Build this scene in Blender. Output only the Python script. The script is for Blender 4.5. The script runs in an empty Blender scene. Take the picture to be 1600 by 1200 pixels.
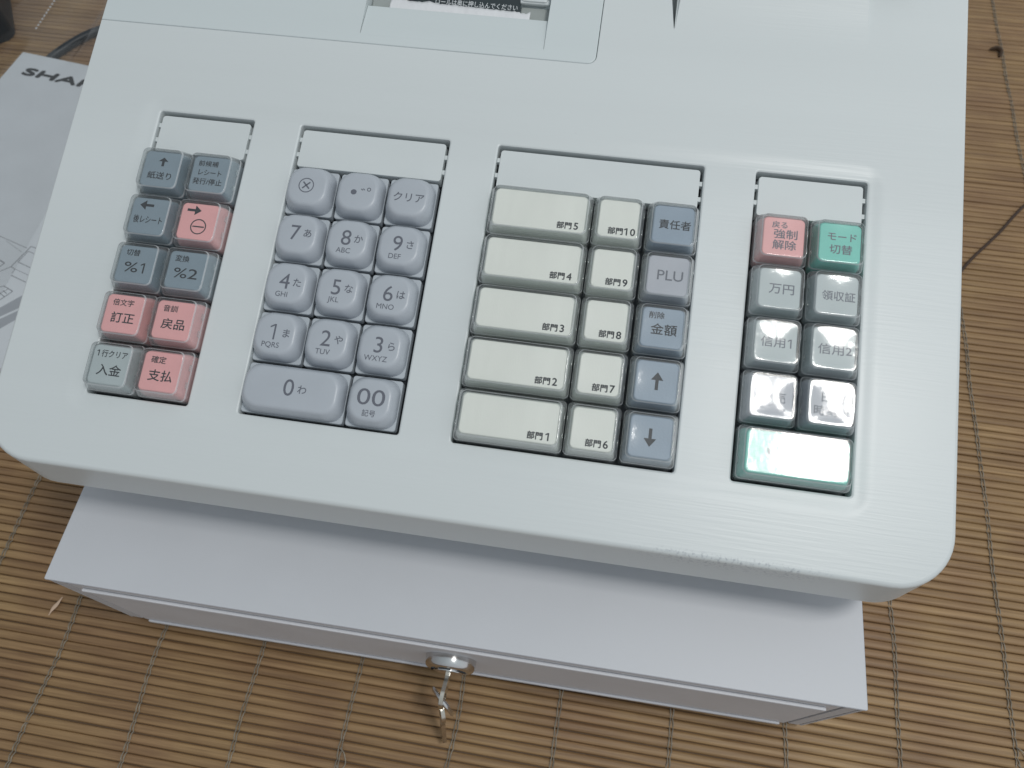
import bpy, bmesh, math, random
from mathutils import Matrix, Vector, noise
random.seed(7)
S = 0.001                       # everything below is written in millimetres
PI = math.pi
SC = bpy.context.scene
COL = SC.collection
ZS = 164.54                     # height of the keyboard origin above the mat

# ------------------------------------------------------------------ camera
cd = bpy.data.cameras.new('camera'); cam = bpy.data.objects.new('camera', cd); COL.objects.link(cam)
right = Vector((0.98792106, 0.15387631, -0.01827729)); up = Vector((-0.12762197, 0.87486245, 0.46725617)); fwd = Vector((-0.08788977, 0.45927963, -0.88393303))
m = Matrix((right, up, -fwd)).transposed().to_4x4()
m.translation = Vector((41.0296, -200.7623, 214.0574 + ZS)) * S
cam.matrix_world = m
cd.sensor_width = 36; cd.lens = 36 * 1204.589 / 1600
cd.clip_start = 0.01; cd.clip_end = 50
cd.dof.use_dof = True; cd.dof.focus_distance = 0.275; cd.dof.aperture_fstop = 20
SC.camera = cam

# ------------------------------------------------------------------ room light
w = bpy.data.worlds.new('World'); SC.world = w; w.use_nodes = True
nt = w.node_tree; nt.nodes.clear()
wo = nt.nodes.new('ShaderNodeOutputWorld'); bg = nt.nodes.new('ShaderNodeBackground')
tc = nt.nodes.new('ShaderNodeTexCoord'); sx = nt.nodes.new('ShaderNodeSeparateXYZ'); cr = nt.nodes.new('ShaderNodeValToRGB')
nt.links.new(tc.outputs['Generated'], sx.inputs[0])
mr = nt.nodes.new('ShaderNodeMapRange'); mr.inputs['From Min'].default_value = -0.2; mr.inputs['From Max'].default_value = 1
nt.links.new(sx.outputs['Z'], mr.inputs['Value']); nt.links.new(mr.outputs[0], cr.inputs[0])
cr.color_ramp.elements[0].position = 0.1; cr.color_ramp.elements[0].color = (0.56, 0.56, 0.585, 1)
cr.color_ramp.elements[1].position = 0.85; cr.color_ramp.elements[1].color = (0.64, 0.71, 0.75, 1)
mx = nt.nodes.new('ShaderNodeMapRange'); mx.inputs['From Min'].default_value = -1; mx.inputs['From Max'].default_value = 1
mx.inputs['To Min'].default_value = 0.62; mx.inputs['To Max'].default_value = 1.42       # added bias: ambient brighter from the right, dimmer from the left
nt.links.new(sx.outputs['X'], mx.inputs['Value'])
vm = nt.nodes.new('ShaderNodeVectorMath'); vm.operation = 'SCALE'
nt.links.new(cr.outputs[0], vm.inputs[0]); nt.links.new(mx.outputs[0], vm.inputs['Scale'])
nt.links.new(vm.outputs[0], bg.inputs['Color']); bg.inputs['Strength'].default_value = 0.575
nt.links.new(bg.outputs[0], wo.inputs['Surface'])

def area(name, loc, target, sx_, sy_, power, col):
    ld = bpy.data.lights.new(name, 'AREA'); ld.shape = 'RECTANGLE'; ld.size = sx_; ld.size_y = sy_; ld.energy = power; ld.color = col
    o = bpy.data.objects.new(name, ld); COL.objects.link(o); o.location = loc
    return o
area('ceiling_lamp', (0.495, -0.165, 1.40), (0.10, -0.05, 0.1), 0.13, 0.27, 4.5, (1.0, 0.985, 0.95))
area('ceiling_lamp', (0.374, -0.165, 1.40), (0.10, -0.05, 0.1), 0.04, 0.27, 1.3, (1.0, 0.985, 0.95))

SC.view_settings.view_transform = 'Standard'; SC.view_settings.look = 'None'
SC.view_settings.exposure = 0.22; SC.view_settings.gamma = 1
try: SC.view_settings.use_curve_mapping = False
except Exception: pass
SC.cycles.transparent_max_bounces = 24; SC.cycles.max_bounces = 8

# ------------------------------------------------------------------ materials
def newmat(name):
    m = bpy.data.materials.new(name); m.use_nodes = True
    n = m.node_tree; n.nodes.clear()
    out = n.nodes.new('ShaderNodeOutputMaterial'); b = n.nodes.new('ShaderNodeBsdfPrincipled')
    n.links.new(b.outputs[0], out.inputs['Surface'])
    return m, n, b, out
def plastic(name, col, rough=0.4, var=0.04, nscale=60, bump=0.02, bscale=900, stretch=(1, 1, 1), metal=0, spec=0.5, coat=0):
    m, n, b, out = newmat(name)
    tc = n.nodes.new('ShaderNodeTexCoord'); mp = n.nodes.new('ShaderNodeMapping'); mp.inputs['Scale'].default_value = stretch
    n.links.new(tc.outputs['Object'], mp.inputs['Vector'])
    nz = n.nodes.new('ShaderNodeTexNoise'); nz.inputs['Scale'].default_value = nscale; nz.inputs['Detail'].default_value = 4
    n.links.new(mp.outputs[0], nz.inputs['Vector'])
    r = n.nodes.new('ShaderNodeValToRGB')
    r.color_ramp.elements[0].position = 0.3; r.color_ramp.elements[1].position = 0.7
    r.color_ramp.elements[0].color = (*[max(0, c * (1 - var)) for c in col], 1); r.color_ramp.elements[1].color = (*[min(1, c * (1 + var)) for c in col], 1)
    n.links.new(nz.outputs[0], r.inputs[0]); n.links.new(r.outputs[0], b.inputs['Base Color'])
    rr = n.nodes.new('ShaderNodeMapRange'); rr.inputs['To Min'].default_value = rough * 0.85; rr.inputs['To Max'].default_value = min(1, rough * 1.2)
    n.links.new(nz.outputs[0], rr.inputs['Value']); n.links.new(rr.outputs[0], b.inputs['Roughness'])
    nb = n.nodes.new('ShaderNodeTexNoise'); nb.inputs['Scale'].default_value = bscale; nb.inputs['Detail'].default_value = 3
    n.links.new(mp.outputs[0], nb.inputs['Vector'])
    bp = n.nodes.new('ShaderNodeBump'); bp.inputs['Strength'].default_value = bump; bp.inputs['Distance'].default_value = 0.001
    n.links.new(nb.outputs[0], bp.inputs['Height']); n.links.new(bp.outputs[0], b.inputs['Normal'])
    b.inputs['Metallic'].default_value = metal; b.inputs['Specular IOR Level'].default_value = spec
    b.inputs['Coat Weight'].default_value = coat
    return m
M = {}
M['housing'] = plastic('housing_plastic', (0.645, 0.685, 0.692), 0.36, 0.03, 14, 0.06, 700, (0.06, 1.4, 1))
def specks(mat, thr=0.79, scale=55, col=(0.12, 0.12, 0.12)):
    n = mat.node_tree; b = [x for x in n.nodes if x.type == 'BSDF_PRINCIPLED'][0]
    src = b.inputs['Base Color'].links[0].from_socket
    tc = n.nodes.new('ShaderNodeTexCoord'); v = n.nodes.new('ShaderNodeTexVoronoi'); v.inputs['Scale'].default_value = scale
    n.links.new(tc.outputs['Object'], v.inputs['Vector'])
    d = n.nodes.new('ShaderNodeMath'); d.operation = 'LESS_THAN'; d.inputs[1].default_value = 0.018
    n.links.new(v.outputs['Distance'], d.inputs[0])
    s = n.nodes.new('ShaderNodeSeparateColor'); n.links.new(v.outputs['Color'], s.inputs[0])
    g = n.nodes.new('ShaderNodeMath'); g.operation = 'GREATER_THAN'; g.inputs[1].default_value = thr
    n.links.new(s.outputs[0], g.inputs[0])
    mu = n.nodes.new('ShaderNodeMath'); mu.operation = 'MULTIPLY'; n.links.new(d.outputs[0], mu.inputs[0]); n.links.new(g.outputs[0], mu.inputs[1])
    mx = n.nodes.new('ShaderNodeMix'); mx.data_type = 'RGBA'; n.links.new(mu.outputs[0], mx.inputs['Factor'])
    n.links.new(src, mx.inputs['A']); mx.inputs['B'].default_value = (*col, 1)
    n.links.new(mx.outputs['Result'], b.inputs['Base Color'])
specks(M['housing'], 0.92, 70)
def scuff(mat):
    n = mat.node_tree; b = [x for x in n.nodes if x.type == 'BSDF_PRINCIPLED'][0]
    src = b.inputs['Base Color'].links[0].from_socket
    tc = n.nodes.new('ShaderNodeTexCoord'); sp = n.nodes.new('ShaderNodeSeparateXYZ'); n.links.new(tc.outputs['Object'], sp.inputs[0])
    def rng(sock, a, b_, c=0.0, d=1.0):
        r = n.nodes.new('ShaderNodeMapRange'); r.clamp = True
        for k, v in (('From Min', a), ('From Max', b_), ('To Min', c), ('To Max', d)): r.inputs[k].default_value = v
        n.links.new(sock, r.inputs['Value']); return r.outputs[0]
    def mul(p, q):
        m_ = n.nodes.new('ShaderNodeMath'); m_.operation = 'MULTIPLY'; n.links.new(p, m_.inputs[0]); n.links.new(q, m_.inputs[1]); return m_.outputs[0]
    k = mul(mul(rng(sp.outputs['X'], 0.060, 0.085), rng(sp.outputs['X'], 0.135, 0.115)), mul(rng(sp.outputs['Y'], -0.1280, -0.1295), rng(sp.outputs['Y'], -0.1335, -0.1318)))
    nz = n.nodes.new('ShaderNodeTexNoise'); nz.inputs['Scale'].default_value = 900; nz.inputs['Detail'].default_value = 4; n.links.new(tc.outputs['Object'], nz.inputs['Vector'])
    k = mul(k, rng(nz.outputs[0], 0.50, 0.72))
    mx = n.nodes.new('ShaderNodeMix'); mx.data_type = 'RGBA'; n.links.new(k, mx.inputs['Factor'])
    n.links.new(src, mx.inputs['A']); mx.inputs['B'].default_value = (0.40, 0.43, 0.46, 1); n.links.new(mx.outputs['Result'], b.inputs['Base Color'])
scuff(M['housing'])
M['printer_cover'] = plastic('printer_cover_plastic', (0.62, 0.675, 0.685), 0.36, 0.025, 14, 0.05, 700, (0.06, 1.4, 1))
M['plate'] = plastic('label_plate_plastic', (0.635, 0.675, 0.682), 0.42, 0.02, 30, 0.02, 1500)
M['lower'] = plastic('lower_body_plastic', (0.55, 0.57, 0.57), 0.45)
M['drawer'] = plastic('drawer_paint', (0.59, 0.605, 0.64), 0.45, 0.02, 25, 0.05, 2500)
specks(M['drawer'], 0.9, 60)
M['drawer_front'] = plastic('drawer_paint_lightened', (0.65, 0.655, 0.685), 0.5, 0.03, 40, 0.06, 2500)  # same paint as the case, lightened so the front face looks better lit
M['dark'] = plastic('dark_well', (0.015, 0.022, 0.03), 0.5)
M['blue'] = plastic('slate_keycap', (0.235, 0.295, 0.345), 0.42, 0.04, 90, 0.06, 1600)
M['steel'] = plastic('steel_blue_keycap', (0.275, 0.34, 0.42), 0.42, 0.04, 90, 0.08, 1600)
M['pink'] = plastic('pink_keycap', (0.83, 0.41, 0.405), 0.42, 0.04, 90, 0.06, 1600)
M['grey'] = plastic('pale_grey_keycap', (0.46, 0.51, 0.52), 0.42, 0.04, 90, 0.06, 1600)
M['mauve'] = plastic('mauve_grey_keycap', (0.43, 0.44, 0.49), 0.42, 0.04, 90, 0.06, 1600)
M['green'] = plastic('green_keycap', (0.17, 0.58, 0.49), 0.42, 0.05, 90, 0.06, 1600)
M['cream'] = plastic('cream_keycap', (0.80, 0.80, 0.745), 0.45, 0.03, 60, 0.08, 1400, (2.5, 0.5, 1))
M['num'] = plastic('number_keycap', (0.435, 0.47, 0.515), 0.34, 0.03, 70, 0.05, 2200)
M['skirt'] = plastic('number_key_skirt', (0.48, 0.52, 0.56), 0.4)
M['ink'] = plastic('dark_ink', (0.012, 0.016, 0.022), 0.6)
M['inkgrey'] = plastic('grey_ink', (0.125, 0.135, 0.165), 0.5)
M['inksoft'] = plastic('pale_grey_ink', (0.15, 0.165, 0.20), 0.5)  # lighter grey ink on the grey and mauve keys
M['steelm'] = plastic('chromed_steel', (0.66, 0.66, 0.66), 0.16, 0.05, 200, 0.02, 800, metal=1)
M['brass'] = plastic('nickel_key_metal', (0.66, 0.62, 0.55), 0.22, 0.08, 300, 0.05, 900, metal=1)
M['black'] = plastic('black_rubber', (0.018, 0.024, 0.030), 0.42, 0.1, 80)
M['sticker'] = plastic('dark_sticker', (0.022, 0.035, 0.04), 0.4)
M['whiteink'] = plastic('white_ink', (0.65, 0.68, 0.70), 0.5)
M['paper'] = plastic('paper', (0.63, 0.66, 0.69), 0.7, 0.03, 40, 0.15, 500)
M['receipt'] = plastic('receipt_paper', (0.74, 0.75, 0.77), 0.7, 0.03, 120, 0.2, 900)
M['inkbook'] = plastic('print_ink', (0.02, 0.023, 0.026), 0.7)
M['inkline'] = plastic('line_art_ink', (0.24, 0.25, 0.27), 0.6)
M['inktone'] = plastic('tone_ink', (0.36, 0.38, 0.41), 0.6)
M['cover_grey'] = plastic('pocket_grey', (0.36, 0.39, 0.38), 0.5)
M['thread'] = plastic('tie_thread', (0.27, 0.235, 0.185), 0.9, 0.35, 300, 0.3, 3000)
M['splinter'] = plastic('bamboo_splinter', (0.62, 0.45, 0.33), 0.7)
M['fleck'] = plastic('dark_fleck', (0.06, 0.035, 0.02), 0.8)
M['cable'] = plastic('brown_black_cable', (0.05, 0.028, 0.018), 0.6)
M['table'] = plastic('floor_wood', (0.13, 0.085, 0.05), 0.7)

def clear_mat(name, tint, haze, rough, graze=0.3):
    m, n, b, out = newmat(name); n.nodes.remove(b)
    tr = n.nodes.new('ShaderNodeBsdfTransparent'); tr.inputs[0].default_value = (*tint, 1)
    df = n.nodes.new('ShaderNodeBsdfDiffuse'); df.inputs[0].default_value = (0.8, 0.83, 0.85, 1)
    gl = n.nodes.new('ShaderNodeBsdfGlossy'); gl.inputs['Roughness'].default_value = rough
    lw = n.nodes.new('ShaderNodeLayerWeight'); lw.inputs['Blend'].default_value = 0.5
    pw = n.nodes.new('ShaderNodeMath'); pw.operation = 'POWER'; pw.inputs[1].default_value = 4
    n.links.new(lw.outputs['Facing'], pw.inputs[0])
    ma = n.nodes.new('ShaderNodeMath'); ma.operation = 'MULTIPLY_ADD'; ma.inputs[1].default_value = 0.85; ma.inputs[2].default_value = 0.04
    n.links.new(pw.outputs[0], ma.inputs[0])
    m1 = n.nodes.new('ShaderNodeMixShader')
    hz = n.nodes.new('ShaderNodeMath'); hz.operation = 'MULTIPLY_ADD'; hz.inputs[1].default_value = graze; hz.inputs[2].default_value = haze
    h2 = n.nodes.new('ShaderNodeMath'); h2.operation = 'POWER'; h2.inputs[1].default_value = 1.6
    n.links.new(lw.outputs['Facing'], h2.inputs[0]); n.links.new(h2.outputs[0], hz.inputs[0]); n.links.new(hz.outputs[0], m1.inputs[0])
    n.links.new(tr.outputs[0], m1.inputs[1]); n.links.new(df.outputs[0], m1.inputs[2])
    m2 = n.nodes.new('ShaderNodeMixShader'); n.links.new(ma.outputs[0], m2.inputs[0])
    g2 = n.nodes.new('ShaderNodeBsdfGlossy'); g2.inputs['Roughness'].default_value = 0.38
    m3 = n.nodes.new('ShaderNodeMixShader'); m3.inputs[0].default_value = 0.022
    n.links.new(m1.outputs[0], m3.inputs[1]); n.links.new(g2.outputs[0], m3.inputs[2])
    n.links.new(m3.outputs[0], m2.inputs[1]); n.links.new(gl.outputs[0], m2.inputs[2])
    tc = n.nodes.new('ShaderNodeTexCoord'); nz = n.nodes.new('ShaderNodeTexNoise'); nz.inputs['Scale'].default_value = 350; nz.inputs['Detail'].default_value = 2
    n.links.new(tc.outputs['Object'], nz.inputs['Vector'])
    bp = n.nodes.new('ShaderNodeBump'); bp.inputs['Strength'].default_value = 0.045; bp.inputs['Distance'].default_value = 0.0006
    n.links.new(nz.outputs[0], bp.inputs['Height']); n.links.new(bp.outputs[0], gl.inputs['Normal'])
    n.links.new(m2.outputs[0], out.inputs['Surface'])
    return m
M['clear'] = clear_mat('clear_key_cover', (0.97, 0.985, 0.985), 0.010, 0.085)
M['bag'] = clear_mat('clear_bag_film', (0.97, 0.97, 0.97), 0.012, 0.16, 0.05)
M['edge_glint'] = clear_mat('cover_edge_glint', (0.97, 0.985, 0.985), 0.34, 0.07, 0.5)  # milky edge paints in the bright rim lines that refraction would give

# bamboo: every slat its own tone, grain along the slat
PITCH = 4.12
def bamboo():
    m, n, b, out = newmat('bamboo_slats')
    at = n.nodes.new('ShaderNodeAttribute'); at.attribute_name = 'slat'
    tc = n.nodes.new('ShaderNodeTexCoord')
    mp = n.nodes.new('ShaderNodeMapping'); mp.inputs['Scale'].default_value = (0.05, 1.6, 1)
    n.links.new(tc.outputs['Object'], mp.inputs['Vector'])
    ad = n.nodes.new('ShaderNodeVectorMath'); ad.operation = 'ADD'; n.links.new(mp.outputs[0], ad.inputs[0])
    cb = n.nodes.new('ShaderNodeCombineXYZ'); sc = n.nodes.new('ShaderNodeMath'); sc.operation = 'MULTIPLY'; sc.inputs[1].default_value = 37.0
    n.links.new(at.outputs['Fac'], sc.inputs[0]); n.links.new(sc.outputs[0], cb.inputs['Z']); n.links.new(cb.outputs[0], ad.inputs[1])
    g = n.nodes.new('ShaderNodeTexNoise'); g.inputs['Scale'].default_value = 420; g.inputs['Detail'].default_value = 5; g.inputs['Roughness'].default_value = 0.65
    n.links.new(ad.outputs[0], g.inputs['Vector'])
    bl = n.nodes.new('ShaderNodeTexNoise'); bl.inputs['Scale'].default_value = 22; bl.inputs['Detail'].default_value = 3
    n.links.new(tc.outputs['Object'], bl.inputs['Vector'])
    r1 = n.nodes.new('ShaderNodeValToRGB'); e = r1.color_ramp.elements
    e[0].position = 0.0; e[0].color = (0.300, 0.192, 0.099, 1); e[1].position = 1.0; e[1].color = (0.365, 0.242, 0.127, 1)
    x = r1.color_ramp.elements.new(0.5); x.color = (0.332, 0.216, 0.113, 1)
    n.links.new(at.outputs['Fac'], r1.inputs[0])
    r2 = n.nodes.new('ShaderNodeValToRGB'); e = r2.color_ramp.elements
    e[0].position = 0.3; e[0].color = (0.62, 0.56, 0.50, 1); e[1].position = 0.68; e[1].color = (1.12, 1.10, 1.06, 1)
    n.links.new(g.outputs[0], r2.inputs[0])
    r3 = n.nodes.new('ShaderNodeValToRGB'); e = r3.color_ramp.elements
    e[0].position = 0.35; e[0].color = (0.86, 0.80, 0.78, 1); e[1].position = 0.65; e[1].color = (1.06, 1.06, 0.98, 1)
    n.links.new(bl.outputs[0], r3.inputs[0])
    m1 = n.nodes.new('ShaderNodeMix'); m1.data_type = 'RGBA'; m1.blend_type = 'MULTIPLY'; m1.inputs['Factor'].default_value = 1
    n.links.new(r1.outputs[0], m1.inputs['A']); n.links.new(r2.outputs[0], m1.inputs['B'])
    m2 = n.nodes.new('ShaderNodeMix'); m2.data_type = 'RGBA'; m2.blend_type = 'MULTIPLY'; m2.inputs['Factor'].default_value = 1
    n.links.new(m1.outputs['Result'], m2.inputs['A']); n.links.new(r3.outputs[0], m2.inputs['B'])
    n.links.new(m2.outputs['Result'], b.inputs['Base Color'])
    b.inputs['Roughness'].default_value = 0.5
    bp = n.nodes.new('ShaderNodeBump'); bp.inputs['Strength'].default_value = 0.25; bp.inputs['Distance'].default_value = 0.0008
    n.links.new(g.outputs[0], bp.inputs['Height']); n.links.new(bp.outputs[0], b.inputs['Normal'])
    return m
M['bamboo'] = bamboo()

# ------------------------------------------------------------------ mesh helpers
def obj(name, bm, mat, parent=None, matrix=None, smooth=35, wn=True):
    if isinstance(bm, bmesh.types.BMesh):
        me = bpy.data.meshes.new(name)
        bmesh.ops.recalc_face_normals(bm, faces=bm.faces[:]) if not getattr(bm, 'keep', False) else None
        for v in bm.verts: v.co *= S
        bm.to_mesh(me); bm.free()
        if smooth:
            for p in me.polygons: p.use_smooth = True
            me.set_sharp_from_angle(angle=math.radians(smooth))
        me.materials.append(mat)
    else: me = bm
    o = bpy.data.objects.new(name, me); COL.objects.link(o)
    if smooth and wn and isinstance(me, bpy.types.Mesh):
        md = o.modifiers.new('weighted', 'WEIGHTED_NORMAL'); md.keep_sharp = True; md.weight = 80
    if parent: o.parent = parent
    if matrix is not None: o.matrix_local = matrix
    return o
def tag(o, label=None, cat=None, group=None, kind=None):
    if label: o['label'] = label
    if cat: o['category'] = cat
    if group: o['group'] = group
    if kind: o['kind'] = kind
    return o
def empty(name, loc, label, cat, group=None):
    o = bpy.data.objects.new(name, None); COL.objects.link(o); o.location = Vector(loc) * S; o.empty_display_size = 0.01
    return tag(o, label, cat, group)
def rrect_fine(x0, x1, y0, y1, r, seg=4, es=7):
    P = rrect(x0, x1, y0, y1, r, seg); out = []
    for k in range(4):
        c = P[k * (seg + 1):(k + 1) * (seg + 1)]; out += c
        a, b = c[-1], P[((k + 1) % 4) * (seg + 1)]
        out += [(a[0] + (b[0] - a[0]) * j / (es + 1), a[1] + (b[1] - a[1]) * j / (es + 1)) for j in range(1, es + 1)]
    return out
def rrect(x0, x1, y0, y1, r, seg=6):
    r = min(r, (x1 - x0) / 2 - 1e-4, (y1 - y0) / 2 - 1e-4)
    P = []
    for cx, cy, a in ((x1 - r, y1 - r, 0), (x0 + r, y1 - r, 90), (x0 + r, y0 + r, 180), (x1 - r, y0 + r, 270)):
        for k in range(seg + 1):
            t = math.radians(a + 90 * k / seg); P.append((cx + r * math.cos(t), cy + r * math.sin(t)))
    return P
def ring(bm, pts, z):
    return [bm.verts.new((p[0], p[1], z if not callable(z) else z(*p[:2]))) if len(p) == 2 else bm.verts.new(p) for p in pts]
def bridge(bm, a, b, closed=True):
    n = len(a)
    for i in range(n if closed else n - 1):
        j = (i + 1) % n
        try: bm.faces.new((a[i], a[j], b[j], b[i]))
        except ValueError: pass
def cap(bm, r): return bm.faces.new(r)
def loft(bm, specs, top=True, bottom=False, seg=6):
    """specs: (hx, hy, r, z) centred rounded rectangles, top first"""
    rs = [ring(bm, rrect(-hx, hx, -hy, hy, r, seg), z) for hx, hy, r, z in specs]
    for a, b in zip(rs, rs[1:]): bridge(bm, a, b)
    if top: cap(bm, rs[0])
    if bottom: cap(bm, rs[-1])
    return rs
def fill(bm, loops):
    es = []
    for l in loops:
        for i in range(len(l)):
            a, b = l[i], l[(i + 1) % len(l)]
            e = bm.edges.get((a, b)) or bm.edges.new((a, b)); es.append(e)
    bmesh.ops.triangle_fill(bm, use_beauty=True, use_dissolve=False, edges=es, normal=(0, 0, 1))
def box(bm, x0, x1, y0, y1, z0, z1, bev=0):
    g = bmesh.ops.create_cube(bm, size=1)
    for v in g['verts']:
        v.co = Vector((x0 + (v.co.x + .5) * (x1 - x0), y0 + (v.co.y + .5) * (y1 - y0), z0 + (v.co.z + .5) * (z1 - z0)))
    if bev:
        es = list({e for v in g['verts'] for e in v.link_edges})
        bmesh.ops.bevel(bm, geom=es, offset=bev, segments=2, affect='EDGES', profile=0.5)
def tube(bm, pts, rad, n=8, caps=True, flat=1.0):
    P = [Vector(p) for p in pts]; rs = []
    nrm = None
    for i, p in enumerate(P):
        t = (P[min(i + 1, len(P) - 1)] - P[max(i - 1, 0)]).normalized()
        if nrm is None: nrm = t.cross(Vector((0, 0, 1)) if abs(t.z) < 0.9 else Vector((1, 0, 0))).normalized()
        nrm = (nrm - t * nrm.dot(t)).normalized(); bn = t.cross(nrm)
        rr = rad(i) if callable(rad) else rad
        rs.append([bm.verts.new(p + (nrm * math.cos(2 * PI * k / n) + bn * math.sin(2 * PI * k / n) * flat) * rr) for k in range(n)])
    for a, b in zip(rs, rs[1:]): bridge(bm, a, b)
    if caps: cap(bm, rs[0]); cap(bm, rs[-1])
def spline(P, n=8):
    P = [Vector(p) for p in P]; out = []
    for i in range(len(P) - 1):
        p0, p1, p2, p3 = P[max(i - 1, 0)], P[i], P[i + 1], P[min(i + 2, len(P) - 1)]
        for k in range(n):
            t = k / n
            out.append(0.5 * ((2 * p1) + (p2 - p0) * t + (2 * p0 - 5 * p1 + 4 * p2 - p3) * t * t + (3 * p1 - p0 - 3 * p2 + p3) * t ** 3))
    return out + [P[-1]]

# lettering: every entry (text, centre x, centre y, height or em in mm, width in mm or None, boldness)
def add_text(bm, text, cx, cy, size, width=None, bold=0.0, z=0, shear=0):
    cu = bpy.data.curves.new('lettering', 'FONT'); cu.body = text; cu.size = 1; cu.resolution_u = 4; cu.shear = shear
    o = bpy.data.objects.new('lettering', cu); COL.objects.link(o)
    bpy.context.view_layer.update()
    me = o.to_mesh()
    xs = [v.co.x for v in me.vertices]; ys = [v.co.y for v in me.vertices]
    x0, x1, y0, y1 = min(xs), max(xs), min(ys), max(ys)
    ky = size; kx = width / (x1 - x0) if width else size
    b = bold * size
    for q, (sx_, sy_) in enumerate(((0, 0), (b, 0), (-b, 0), (0, b), (0, -b)) if b > 0 else ((0, 0),)):
        vs = [bm.verts.new((cx + sx_ + (v.co.x - (x0 + x1) / 2) * kx, cy + sy_ + (v.co.y - (y0 + y1) / 2) * ky, z + 0.006 * q)) for v in me.vertices]
        for p in me.polygons:
            try: bm.faces.new([vs[i] for i in p.vertices])
            except ValueError: pass
    o.to_mesh_clear(); bpy.data.objects.remove(o); bpy.data.curves.remove(cu)
def add_poly(bm, pts, z=0): bm.faces.new([bm.verts.new((p[0], p[1], z)) for p in pts])
def add_arrow(bm, cx, cy, L, wd, ang, z=0, head=0.45, hw=1.9):
    c, s = math.cos(ang), math.sin(ang); h = L * head
    for P in ([(-L/2, -wd/2), (L/2 - h, -wd/2), (L/2 - h, wd/2), (-L/2, wd/2)], [(L/2 - h, -wd*hw/1.0), (L/2, 0), (L/2 - h, wd*hw/1.0)]):
        add_poly(bm, [(cx + x*c - y*s, cy + x*s + y*c) for x, y in P], z)
def add_ring(bm, cx, cy, r, t, z=0, n=28):
    a = [bm.verts.new((cx + r*math.cos(2*PI*k/n), cy + r*math.sin(2*PI*k/n), z)) for k in range(n)]
    b = [bm.verts.new((cx + (r-t)*math.cos(2*PI*k/n), cy + (r-t)*math.sin(2*PI*k/n), z)) for k in range(n)]
    bridge(bm, a, b)
def add_bar(bm, x0, y0, x1, y1, t, z=0):
    d = Vector((x1-x0, y1-y0)).normalized(); q = Vector((-d.y, d.x)) * t / 2
    add_poly(bm, [(x0+q.x, y0+q.y), (x1+q.x, y1+q.y), (x1-q.x, y1-q.y), (x0-q.x, y0-q.y)], z)
def add_one(bm, cx, cy, h, t, z=0):
    add_poly(bm, [(cx - t / 2, cy - h / 2), (cx + t / 2, cy - h / 2), (cx + t / 2, cy + h / 2), (cx - t / 2, cy + h / 2)], z)
    add_poly(bm, [(cx - t / 2, cy + h / 2), (cx - t / 2 - .26 * h, cy + h * .34), (cx - t / 2 - .26 * h, cy + h * .34 - t * .9), (cx - t / 2, cy + h / 2 - t * 1.1)], z)
def up_faces(bm):
    bm.normal_update()
    for f in bm.faces:
        if f.normal.z < 0: f.normal_flip()
    bm.keep = True if False else None
def flat_obj(name, bm, mat, parent, matrix=None):
    bm.normal_update()
    for f in bm.faces:
        if f.normal.z < 0: f.normal_flip()
    me = bpy.data.meshes.new(name)
    for v in bm.verts: v.co *= S
    bm.to_mesh(me); bm.free(); me.materials.append(mat)
    o = bpy.data.objects.new(name, me); COL.objects.link(o); o.parent = parent
    if matrix is not None: o.matrix_local = matrix
    return o

# ------------------------------------------------------------------ floor and mat
bm = bmesh.new(); box(bm, -1500, 1500, -1200, 1800, -30, -1.75)
tag(obj('floor', bm, M['table'], smooth=0), kind='structure')

mat_root = empty('bamboo_mat', (0, 0, 0), 'brown bamboo slat mat tied with grey threads, spread under everything', 'mat')
MX0, MX1, MY0, MY1 = -620, 470, -330, 560
bm = bmesh.new(); lay = bm.verts.layers.float.new('slat')
ROT = math.radians(-0.6)
cR, sR = math.cos(ROT), math.sin(ROT)
def mat_pt(x, y, z): return (x * cR - y * sR, x * sR + y * cR, z)
rows = int((MY1 - MY0) / PITCH)
prof = [(-0.48, -1.9), (-0.45, -0.62), (-0.35, -0.18), (-0.18, -0.05), (0, 0), (0.18, -0.05), (0.35, -0.18), (0.45, -0.62), (0.48, -1.9)]
NX = 30
for i in range(rows):
    yc = MY0 + (i + .5) * PITCH; tone = random.random(); tw = random.uniform(0.94, 1.03); dz0 = random.uniform(-0.25, 0.08); ph = random.uniform(0, 50)
    prev = None
    for k in range(NX + 1):
        x = MX0 + (MX1 - MX0) * k / NX
        wob = 0.35 * noise.noise(Vector((x * 0.008, ph, 0))) ; dz = dz0 + 0.3 * noise.noise(Vector((x * 0.01, ph + 9, 3)))
        sec = []
        for a, b in prof:
            v = bm.verts.new(mat_pt(x, yc + a * PITCH * tw + wob, b * 1.0 + dz)); v[lay] = tone; sec.append(v)
        if prev:
            for q in range(len(sec) - 1): bm.faces.new((prev[q], sec[q], sec[q+1], prev[q+1]))
        prev = sec
obj('slats', bm, M['bamboo'], mat_root, smooth=60, wn=False)
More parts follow.
